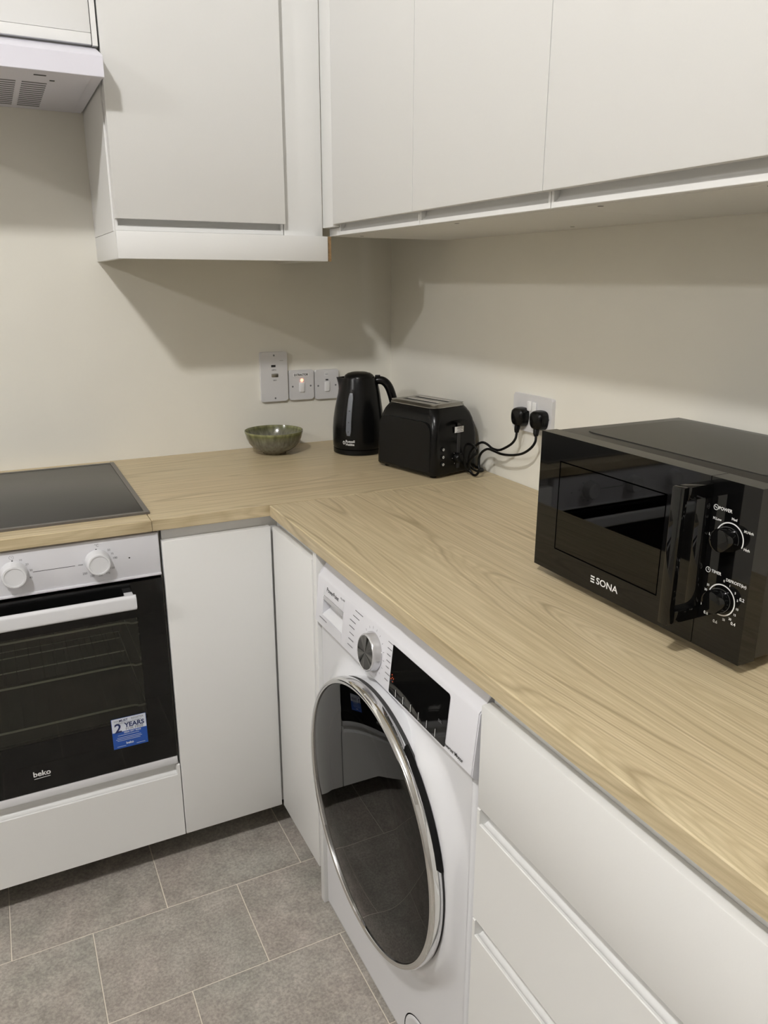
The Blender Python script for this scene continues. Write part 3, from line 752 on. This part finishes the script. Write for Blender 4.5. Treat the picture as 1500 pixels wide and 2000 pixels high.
def fused(cx, cz, label, neon, cap, name='fused_switch'):
    t = thing(name, label, 'switch', (cx, 0, cz))
    obj('plate', plate_box(cx, cz, .0830, .0935), m_plate, t)
    screw(cx-.0305, cz-.004, t); screw(cx+.0305, cz-.004, t)
    b = bx(cx-.0085, cx+.0085, -.0135, -.0093, cz-.0225, cz+.0085, bev=.0015)
    rk = obj('rocker', b, m_white, t)
    if neon: obj('neon_light', lathe(B(), [(0, .003), (.0035, .0022), (.0050, 0)], (cx+.001, -.0095, cz+.0150), (0, -1, 0), 20), m_red, t, label='glowing red neon')
    else: obj('neon_window', bx(cx-.0045, cx+.0045, -.0103, -.0093, cz+.0120, cz+.0165), m_dark, t)
    return t
t = fused(-.3240, 1.1165, 'white fused switch with a glowing red neon, middle of the three plates', True, 1)
lb = obj('label_strip', bx(-.3520, -.3000, -.0103, -.0096, 1.1430, 1.1540), m_white, t, label='white label reading EXTRACTOR')
text('EXTRACTOR', .0092, m_blackpr, lb, (-.3260, -.0104, 1.1484), (1, 0, 0), (0, 0, 1), bold=.03, sx=.88)
t = fused(-.2370, 1.1142, 'white fused switch with a dark window, right of the three plates, partly behind the kettle', False, 1)
lb = obj('label_strip', bx(-.2450, -.2310, -.0103, -.0096, 1.1420, 1.1530), m_white, t)
tag(obj('small_print', line_marks(B(), [((-.2430, -.0104, 1.1495), (-.2330, -.0104, 1.1495)), ((-.2430, -.0104, 1.1455), (-.2330, -.0104, 1.1455))], .0012, (0, -1, 0)), m_greyp, lb, smooth=0), kind='stuff')
# double socket on the right wall
SCY, SCZ = -.7935, 1.1165
t = thing('double_socket', 'white double wall socket on the right wall with two black plugs in it', 'socket', (0, SCY, SCZ))
bm = prism(B(), rrect(SCY, SCZ, .0785, .0465, .006, 5), 'x', -.0095, -.0003)
bmesh.ops.bevel(bm, geom=[e for e in bm.edges if all(abs(v.co.x+.0095) < 1e-6 for v in e.verts)], offset=.0022, segments=3, affect='EDGES')
obj('plate', bm, m_plate, t)
for y in (SCY+.0085, SCY-.0115): obj('rocker', bx(-.0135, -.0093, y-.0085, y+.0085, 1.1235, 1.1480, bev=.0014), m_white, t)
for y in (SCY+.067, SCY-.067): obj('screw', lathe(B(), [(0, .0004), (.0028, .0004), (.0030, 0)], (-.0096, y, SCZ-.004), (-1, 0, 0), 12), m_greyp, t)
def plug(cy, cz, label, path):
    t = thing('power_plug', label, 'plug', (-.01, cy, cz))
    bm = B(); n_ = 40
    # moulded body: squarish dome narrowing downwards
    secs = [(.0098, 1.0, 1.0), (.020, 1.0, 1.0), (.028, .95, .95), (.0335, .84, .84), (.0360, .62, .62)]
    def outline(s):
        P = []
        for k in range(n_):
            a = 2*PI*k/n_; ca, sa = math.cos(a), math.sin(a)
            r = 1/((abs(ca)**3.2+abs(sa)**3.2)**(1/3.2)); w_ = .0245*(1-.14*max(0, -sa)); 
            P.append((ca*r*w_*s, sa*r*.0240*s))
        return P
    rings = [[bm.verts.new((-d, cy+p[0], cz+p[1])) for p in outline(s)] for d, s, _ in secs]
    for A, C in zip(rings, rings[1:]):
        for k in range(n_): bm.faces.new((A[k], A[(k+1) % n_], C[(k+1) % n_], C[k]))
    bm.faces.new(rings[0]); bm.faces.new(rings[-1][::-1])
    pb = obj('plug_body', bm, m_blackp, t)
    bm = B()
    for k in range(4):
        for s in (1, -1): box(bm, -.0290+k*.0045, -.0272+k*.0045, cy+s*.0232-.0012, cy+s*.0232+.0012, cz-.012, cz+.014)
    pieces('grip_rib', bm, m_blackp, pb)
    p0 = Vector(path[0]); 
    obj('strain_relief', tube(B(), [(p0.x+.004, cy, cz-.021), (p0.x+.001, cy+(p0.y-cy)*.5, cz-.032), tuple(p0)], [.0080, .0068, .0052], 14), m_blackp, t)
    obj('cable', tube(B(), crom(path, 7), .0033, 10), m_blackp, t)
plug(-.7600, 1.1060, 'black plug in the left half of the double socket, nearer the toaster',
     [(-.030, -.7624, 1.0664), (-.033, -.7634, 1.0523), (-.036, -.7534, 1.0375), (-.04, -.7332, 1.0234), (-.042, -.7071, 1.0118), (-.045, -.6809, 1.0112), (-.05, -.6637, 1.0195), (-.055, -.649, 1.0228),
      (-.06, -.6348, 1.0164), (-.065, -.6173, 1.0002), (-.068, -.6060, .9781), (-.066, -.6045, .9529), (-.05, -.606, .9370), (-.03, -.604, .9315), (-.012, -.590, .9306), (-.009, -.54, .9306), (-.009, -.42, .9306)])
plug(-.8370, 1.1085, 'black plug in the right half of the double socket, nearer the microwave',
     [(-.030, -.8422, 1.0712), (-.033, -.8434, 1.0564), (-.038, -.8331, 1.0395), (-.042, -.8065, 1.0218), (-.045, -.7682, 1.0105), (-.048, -.7278, 1.0055), (-.05, -.6956, 1.0076), (-.055, -.6743, 1.0095), (-.062, -.6595, 1.000),
      (-.064, -.6489, .9838), (-.066, -.6507, .966), (-.068, -.6553, .9493), (-.070, -.6474, .9353), (-.072, -.6331, .9325), (-.075, -.6191, .9436), (-.08, -.6246, .9655), (-.080, -.6396, .9827), (-.074, -.6495, .9954),
      (-.075, -.6512, 1.0071), (-.078, -.6349, 1.0146), (-.080, -.6143, 1.014), (-.084, -.6080, 1.0020), (-.084, -.6075, .975), (-.080, -.6090, .945), (-.06, -.609, .9310)])

# ------------------------------------------------------------------ bowl
t = thing('bowl', 'small olive-brown glazed stoneware bowl on the worktop left of the kettle', 'bowl', (-.4560, -.1090, ZT))
prof = [(0, .006), (.028, .006), (.031, .0005), (.0345, .0005), (.0370, .006), (.0500, .0105), (.0655, .0200), (.0770, .0330), (.0838, .0470), (.0868, .0580), (.0890, .0655), (.0884, .0678), (.0864, .0676), (.0825, .0560), (.0735, .0380), (.0600, .0240), (.0400, .0150), (.02, .0115), (0, .0110)]
prof = [(r_*1.0, h_*1.06) for r_, h_ in prof]
obj('bowl_body', lathe(B(), prof, (-.4560, -.1090, ZT), n=72), m_bowl, t, origin=(-.4560, -.1090, ZT), smooth=60)

# ------------------------------------------------------------------ kettle
KX, KY = -.2120, -.1955
ang = math.atan2(-.4475, .8943)                        # local +x points to the handle side (right in the photo)
t = thing('kettle', 'black plastic jug kettle between the bowl and the toaster', 'kettle', (KX, KY, ZT), ang)
def ring(bm, z, r, sx=1.0, spout=0.0, cx=0.0, n_=56):
    vs = []
    for k in range(n_):
        a = 2*PI*k/n_; x = math.cos(a)*r; y = math.sin(a)*r
        d = abs(((a-PI+PI) % (2*PI))-PI); w_ = math.exp(-(d/.26)**2); x -= spout*w_
        vs.append(bm.verts.new((x+cx, y, z)))
    return vs
bm = B(); R = []
for (z, r, sp, cx) in ((.0008, .0745, 0, 0), (.003, .0770, 0, 0), (.016, .0772, 0, 0)): R.append(ring(bm, z, r, 1, sp, cx))
for A, C in zip(R, R[1:]):
    for k in range(56): bm.faces.new((A[k], A[(k+1) % 56], C[(k+1) % 56], C[k]))
bm.faces.new(R[0]); bm.faces.new(R[-1])
obj('power_base', bm, m_blackp, t, local=True)
bm = B(); R = []
for (z, r, sp, cx) in ((.0180, .0765, 0, 0), (.022, .0778, 0, 0), (.045, .0788, 0, 0), (.075, .0785, 0, 0), (.105, .0765, 0, .0005), (.135, .0728, 0, .0015), (.160, .0682, 0, .0025), (.180, .0645, .000, .0035), (.195, .0612, .002, .004),
                       (.205, .0588, .005, .004), (.214, .0565, .0085, .0035), (.222, .0545, .0120, .003), (.2285, .0525, .0150, .002), (.2285, .0490, .0135, .002), (.218, .0455, .010, .002)):
    R.append(ring(bm, z, r, 1, sp, cx))
for A, C in zip(R, R[1:]):
    for k in range(56): bm.faces.new((A[k], A[(k+1) % 56], C[(k+1) % 56], C[k]))
bm.faces.new(R[0]); bm.faces.new(R[-1])
kb = obj('jug', bm, m_blackp, t, local=True, smooth=50)
bm = B(); R = []
for (z, r) in ((.2225, .0462), (.2290, .0462), (.2355, .0425), (.2405, .0350), (.2435, .0240), (.2445, .010)): R.append(ring(bm, z, r, 1, 0, .004))
for A, C in zip(R, R[1:]):
    for k in range(56): bm.faces.new((A[k], A[(k+1) % 56], C[(k+1) % 56], C[k]))
bm.faces.new(R[0]); bm.faces.new(R[-1])
obj('lid', bm, m_blackp, t, local=True, smooth=50)
hp = crom([(.040, 0, .2120), (.058, 0, .2190), (.076, 0, .2175), (.091, 0, .2040), (.102, 0, .1790), (.110, 0, .1450), (.110, 0, .1050), (.100, 0, .0720), (.076, 0, .0560)], 6)
obj('handle', tube(B(), hp, [.0135+.002*math.sin(i*PI/(len(hp)-1)) for i in range(len(hp))], 16, flat=.85), m_blackp, t, local=True, smooth=60)
obj('lid_button', bx(.052, .068, -.008, .008, .2290, .2350, bev=.002), m_blackm, t, local=True)
# water window on the side facing the room, a little to the spout side
def onjug(azi, z, off):
    tab = [(.018, .0765, 0), (.045, .0788, 0), (.075, .0785, 0), (.105, .0765, .0005), (.135, .0728, .0015), (.160, .0682, .0025), (.180, .0645, .0035), (.195, .0612, .004), (.214, .0565, .0035)]
    for (z0, r0, c0), (z1, r1, c1) in zip(tab, tab[1:]):
        if z <= z1: break
    f = (z-z0)/(z1-z0); r = r0+(r1-r0)*f+off; c = c0+(c1-c0)*f
    return Vector((c+math.cos(azi)*r, math.sin(azi)*r, z))
# camera lies at local azimuth of about -90 deg (local -y); window sits towards the spout
AW = math.radians(-110)
def wall_strip(bm, a_c, z0, z1, w0, w1, off, nz=18, nw=5):
    G = []
    for i in range(nz+1):
        f = i/nz; z = z0+(z1-z0)*f; w_ = (w0+(w1-w0)*f)*min(1, .62+4*min(f, 1-f))
        G.append([bm.verts.new(onjug(a_c+(j/nw-.5)*w_/.075, z, off)) for j in range(nw+1)])
    for A, C in zip(G, G[1:]):
        for j in range(nw): bm.faces.new((A[j], A[j+1], C[j+1], C[j]))
    return bm
obj('water_window_surround', wall_strip(B(), AW, .058, .198, .021, .024, .0006), m_black, t, local=True)
ww = obj('water_window', wall_strip(B(), AW, .062, .188, .0150, .0165, .0014), m_window, t, local=True, label='grey translucent water window')
bm = B()
for z in (.074, .102, .136):
    p = onjug(AW, z, .0017); lathe(bm, [(0, .0002), (.0020, .0002)], p, (math.cos(AW), math.sin(AW), 0), 8)
pieces('level_mark', bm, m_blackpr, ww, local=True, smooth=0)
def curved_text(body, size, azi, z, bold=.02, sx=1.0):
    c = bpy.data.curves.new('txt', 'FONT'); c.body = body; c.size = size; c.align_x = 'LEFT'; c.align_y = 'CENTER'; c.offset = bold*size; c.resolution_u = 3
    o = bpy.data.objects.new('txt', c); COL.objects.link(o); dg = bpy.context.evaluated_depsgraph_get()
    me = bpy.data.meshes.new_from_object(o.evaluated_get(dg)); bpy.data.objects.remove(o)
    for v in me.vertices: v.co = onjug(azi+v.co.x*sx/.0788, z+v.co.y, .0006)
    return obj('maker_logo', me, m_print, t, local=True, smooth=0)
curved_text('Russell', .0105, AW-.125, .0445); curved_text('Hobbs', .0105, AW-.125, .0350)
bm = B(); pc = AW-.200
G = []
for k in range(21):
    a = 2*PI*k/20; G.append([onjug(pc+math.cos(a)*r/.0788, .040+math.sin(a)*r*1.3, .0006) for r in (.0032, .0042)])
for A, C in zip(G, G[1:]): bm.faces.new([bm.verts.new(p) for p in (A[0], A[1], C[1], C[0])])
for dz in (-.003, 0, .003):
    bm.faces.new([bm.verts.new(onjug(pc+x/.0788, .040+dz+q, .0006)) for x, q in ((-.002, -.0006), (.002, .0004), (.002, .0014), (-.002, .0004))])
obj('maker_emblem', bm, m_print, t, local=True, smooth=0)

# ------------------------------------------------------------------ toaster
TU = Vector((.2375, -.9714, 0)).normalized(); TWv = Vector((.9714, .2375, 0)).normalized()
NC = Vector((-.1885, -.6228, ZT))
TC = NC-TU*.1215+TWv*.0855
t = thing('toaster', 'black two-slice toaster with a steel top beside the kettle', 'toaster', (TC.x, TC.y, ZT), math.atan2(TWv.y, TWv.x))
# local frame: +x = across (towards the right wall), -y = lever end (towards camera)
HL, HW, HT = .1195, .0850, .1900
def tring(bm, z, hl, hw, r, n_=8):
    return [bm.verts.new((p[0], p[1], z)) for p in rrect(0, 0, hw, hl, r, n_)]
bm = B(); R = []
for (z, dl, dw, r) in ((.008, .003, .003, .014), (.012, 0, 0, .016), (.06, 0, 0, .017), (.105, .0005, .0015, .018), (.130, .0025, .004, .020), (.150, .006, .008, .022), (.166, .0115, .0125, .024), (.178, .0190, .0180, .026), (.186, .0270, .0235, .028), (.190, .0330, .0285, .028)):
    R.append(tring(bm, z, HL-dl, HW-dw, r))
nn = len(R[0])
for A, C in zip(R, R[1:]):
    for k in range(nn): bm.faces.new((A[k], A[(k+1) % nn], C[(k+1) % nn], C[k]))
bm.faces.new(R[0][::-1]); bm.faces.new(R[-1])
obj('housing', bm, m_blackp, t, local=True, smooth=50)
for sx in (-1, 1):
    for sy in (-1, 1): obj('foot', lathe(B(), [(.009, 0), (.010, .003), (.010, .0085)], (sx*(HW-.024), sy*(HL-.026), .0003), n=14), m_blackp, t, local=True)
# matt side panels
for s in (-1, 1):
    P = rrect(0, .0830, HL-.016, .0670, .030, 8, (1, 1, .25, .25))
    bm = prism(B(), P, 'x', s*(HW-.006), s*(HW+.0006)); obj('side_panel', bm, m_blackm, t, local=True)
# steel top with two bread slots
bm = B(); zt0 = .1902; tw_, tl_ = HW-.030, HL-.034
sl = [(-.0320, -.0110), (.0110, .0320)]; sy0, sy1 = -.068, .066
strips = [(-tw_, sl[0][0], -tl_, tl_), (sl[0][1], sl[1][0], -tl_, tl_), (sl[1][1], tw_, -tl_, tl_)]
for a, b, c, d in strips: box(bm, a, b, c, d, zt0, zt0+.0028)
for a, b in sl: box(bm, a, b, -tl_, sy0, zt0, zt0+.0028); box(bm, a, b, sy1, tl_, zt0, zt0+.0028)
# sloping steel collar around it
Q = [[(p[0], p[1]) for p in rrect(0, 0, HW-.0295, HL-.0335, .022, 8)], [(p[0], p[1]) for p in rrect(0, 0, HW-.0215, HL-.0240, .026, 8)]]
A = [bm.verts.new((*p, zt0+.0026)) for p in Q[0]]; C = [bm.verts.new((*p, .1862)) for p in Q[1]]; E_ = [bm.verts.new((*p, .1845)) for p in Q[1]]
for k in range(len(A)):
    k2 = (k+1) % len(A); bm.faces.new((A[k], A[k2], C[k2], C[k])); bm.faces.new((C[k], C[k2], E_[k2], E_[k]))
tp = obj('steel_top', bm, m_steel, t, local=True, label='brushed steel top')
for a, b in sl:
    bm = B(); box(bm, a, b, sy0, sy1, zt0-.0001, zt0+.0010); obj('bread_slot', bm, m_dark, t, local=True)
    bm = B(); box(bm, b-.0085, b, sy0+.004, sy1-.004, zt0+.0011, zt0+.0032); obj('slot_guide', bm, m_chrome, tp, local=True)
# lever end (faces local -y)
ye = -HL
obj('lever_track', bx(.0005, .0125, ye-.0012, ye+.001, .020, .150, bev=.0015), m_dark, t, local=True)
obj('lever', prism(B(), [(-.016, .1490), (-.012, .1535), (.012, .1535), (.024, .1470), (.012, .1435), (-.010, .1430)], 'y', ye-.024, ye-.0015), m_blackp, t, local=True)
lab = obj('paper_label', bx(-.0115, .0215, ye-.0030, ye-.0022, .1190, .1350), m_white, t, local=True, label='small white label with lines of print')
tag(obj('small_print', line_marks(B(), [((-.003, ye-.0030, .1325), (.016, ye-.0030, .1325)), ((-.004, ye-.0030, .1292), (.019, ye-.0030, .1292)), ((-.002, ye-.0030, .1255), (.013, ye-.0030, .1255)), ((-.004, ye-.0030, .1218), (.018, ye-.0030, .1218))], .0014, (0, -1, 0)), m_greyp, lab, local=True, smooth=0), kind='stuff')
for z in (.079, .0585, .0385):
    obj('button', lathe(B(), [(0, .0030), (.0060, .0030), (.0068, .0015), (.0068, 0)], (-.0530, ye-.0004, z), (0, -1, 0), 20), m_blackp, t, local=True)
    obj('button_symbol', arc_strip(B(), (-.0530, ye-.0034, z), .0016, .0036, 0, 360, (1, 0, 0), (0, 0, 1), 12, t=.0002), m_print, t, local=True, smooth=0)
obj('browning_dial', lathe(B(), [(0, .012), (.011, .012), (.013, .009), (.014, 0)], (.0010, ye-.0014, .0500), (0, -1, 0), 28), m_blackp, t, local=True)
bm = B()
for k in range(7):
    a = math.radians(160-k*50+20); c = Vector((.0010, ye-.0004, .0500)); d_ = Vector((math.cos(a), 0, math.sin(a))); line_marks(bm, [(c+d_*.0160, c+d_*.0185)], .0009, (0, -1, 0))
tag(obj('dial_marks', bm, m_print, t, local=True, smooth=0), kind='stuff')

# ------------------------------------------------------------------ microwave
MX, MY0, MY1, MZ0, MZ1 = -.3600, -1.7240, -1.2820, .9430, 1.1870
mw = thing('microwave', 'black microwave oven with two dials on the long worktop', 'microwave', (-.2, -1.503, ZT))
bm = bx(-.3270, -.0370, MY0+.0015, MY1-.0015, MZ0+.002, MZ1-.001, bev=.002)
mb = obj('casing', bm, m_blackpaint, mw)
# raised lid field on the casing top, as a pressed outline
bm = prism(B(), rrect(-.178, (MY0+MY1)/2, .118, .190, .022, 6), 'z', MZ1-.0011, MZ1+.0006)
bmesh.ops.bevel(bm, geom=[e for e in bm.edges if all(v.co.z > MZ1 for v in e.verts)], offset=.0012, segments=2, affect='EDGES')
obj('pressed_top', bm, m_blackpaint, mb)
for x in (-.315, -.075):
    for y in (MY0+.045, MY1-.05): obj('foot', lathe(B(), [(.013, 0), (.014, .003), (.014, .0175)], (x, y, ZT+.0003), n=18), m_blackp, mw)
YS = -1.6450
# door: frame around a see-through window
wy0, wy1, wz0, wz1 = -1.5735, -1.3350, .9868, 1.1440
bm = B()
for (a, b, c, d) in ((YS+.0006, MY1, MZ0, wz0), (YS+.0006, MY1, wz1, MZ1), (YS+.0006, wy0, wz0, wz1), (wy1, MY1, wz0, wz1)):
    box(bm, MX, -.3285, a, b, c, d)
dr = obj('door', bm, m_black, mw, label='glossy black microwave door')
obj('window_groove', prism(B(), rrect((wy0+wy1)/2, (wz0+wz1)/2, (wy1-wy0)/2+.0008, (wz1-wz0)/2+.0008, .002, 2), 'x', -.3400, -.3330), m_mwglass, dr)
obj('window_pane', bx(MX+.0003, MX+.0025, wy0+.0022, wy1-.0022, wz0+.0022, wz1-.0022), m_mwglass, dr)
obj('window_screen', bx(-.3325, -.3290, wy0, wy1, wz0, wz1), m_blackm, dr)
# vertical grab handle standing off the door
bm = B(); hyo, hyi = -1.6515, -1.6345; HXO = MX-.0600
box(bm, HXO, HXO+.0130, hyo, hyi, .9830, 1.1780, bev=.002)
box(bm, HXO+.0132, MX-.0002, hyo, hyi, 1.1590, 1.1778, bev=.0015); box(bm, HXO+.0132, MX-.0002, hyo, hyi, .9832, 1.0020, bev=.0015)
box(bm, MX-.0110, MX-.0002, hyo, hyi, 1.0022, 1.1588, bev=.0015)
obj('handle', bm, m_black, dr, label='black vertical grab handle')
text('SONA', .0158, m_print, dr, (MX, -1.4700, .9655), XD, UD, bold=.015, sx=1.15, name='maker_logo')
bm = B()
for k in range(3): line_marks(bm, [((MX, -1.4320, .9607+.0046*k), (MX, -1.4410, .9607+.0046*k))], .0024, nx)
obj('maker_emblem', bm, m_print, dr, smooth=0)
# control panel
cp = obj('control_panel', bx(MX, -.3285, MY0, YS-.0006, MZ0, MZ1), m_black, mw)
KC = -1.6850
for z, nm in ((1.1105, 'power'), (1.0235, 'timer')):
    c = (MX, KC, z)
    obj('knob', lathe(B(), [(0, 0), (.0175, 0), (.0172, .004), (.0160, .018), (.0150, .0205), (.0130, .0212), (0, .0205)], (MX-.0002, KC, z), nx, 44), m_black, mw)
Xc, Uc = (0, -1, 0), (0, 0, 1)
def ringpt(z, r, a): a = math.radians(a); return (MX, KC-math.cos(a)*r, z+math.sin(a)*r)
obj('power_scale', arc_strip(B(), (MX, KC, 1.1105), .0205, .0222, -20, 160, Xc, Uc, 40), m_print, cp, smooth=0)
obj('timer_scale', arc_strip(B(), (MX, KC, 1.0235), .0205, .0222, -115, 160, Xc, Uc, 50), m_print, cp, smooth=0)
for s, z, a, r, sz in (('Low', 1.1105, 185, .0285, .0050), ('M.Low', 1.1105, 137, .0310, .0050), ('Med', 1.1105, 82, .0275, .0050), ('M.High', 1.1105, 30, .0320, .0050), ('High', 1.1105, -15, .0290, .0050),
                       ('0', 1.0235, 88, .0275, .0046), ('1', 1.0235, 66, .0265, .0044), ('3', 1.0235, 40, .0265, .0044), ('5', 1.0235, 18, .0265, .0044), ('10', 1.0235, -8, .0265, .0044), ('15', 1.0235, -28, .0270, .0044),
                       ('20', 1.0235, -50, .0275, .0044), ('25', 1.0235, -72, .0270, .0044), ('30', 1.0235, 168, .0270, .0044), ('35', 1.0235, 150, .0270, .0044), ('0.2', 1.0235, 20, .0335, .0062), ('0.4', 1.0235, -48, .0350, .0062),
                       ('0.6', 1.0235, -98, .0340, .0060), ('0.8', 1.0235, -128, .0345, .0060), ('1.0', 1.0235, -150, .0330, .0060)):
    text(s, sz, m_print, cp, ringpt(z, r, a), Xc, Uc, bold=.02, lift=.0004)
text('POWER', .0062, m_print, cp, (MX, KC+.0118, 1.1470), Xc, Uc, bold=.02, lift=.0004)
text('TIMER', .0058, m_print, cp, (MX, KC+.0130, 1.0585), Xc, Uc, bold=.02, lift=.0004)
text('DEFROST(kg)', .0056, m_print, cp, (MX, KC-.0195, 1.0540), Xc, Uc, bold=.02, lift=.0004)
bm = arc_strip(B(), (MX, KC+.0268, 1.1470), .0032, .0040, 0, 360, Xc, Uc, 24); line_marks(bm, [((MX, KC+.0285, 1.1470), (MX, KC+.0251, 1.1470)), ((MX, KC+.0285, 1.1485), (MX, KC+.0251, 1.1455))], .0007, nx)
obj('power_symbol', bm, m_print, cp, smooth=0)
bm = arc_strip(B(), (MX, KC+.0268, 1.0585), .0032, .0040, 0, 360, Xc, Uc, 24); line_marks(bm, [((MX, KC+.0268, 1.0585), (MX, KC+.0268, 1.0608)), ((MX, KC+.0268, 1.0585), (MX, KC+.0253, 1.0580))], .0007, nx)
obj('clock_symbol', bm, m_print, cp, smooth=0)
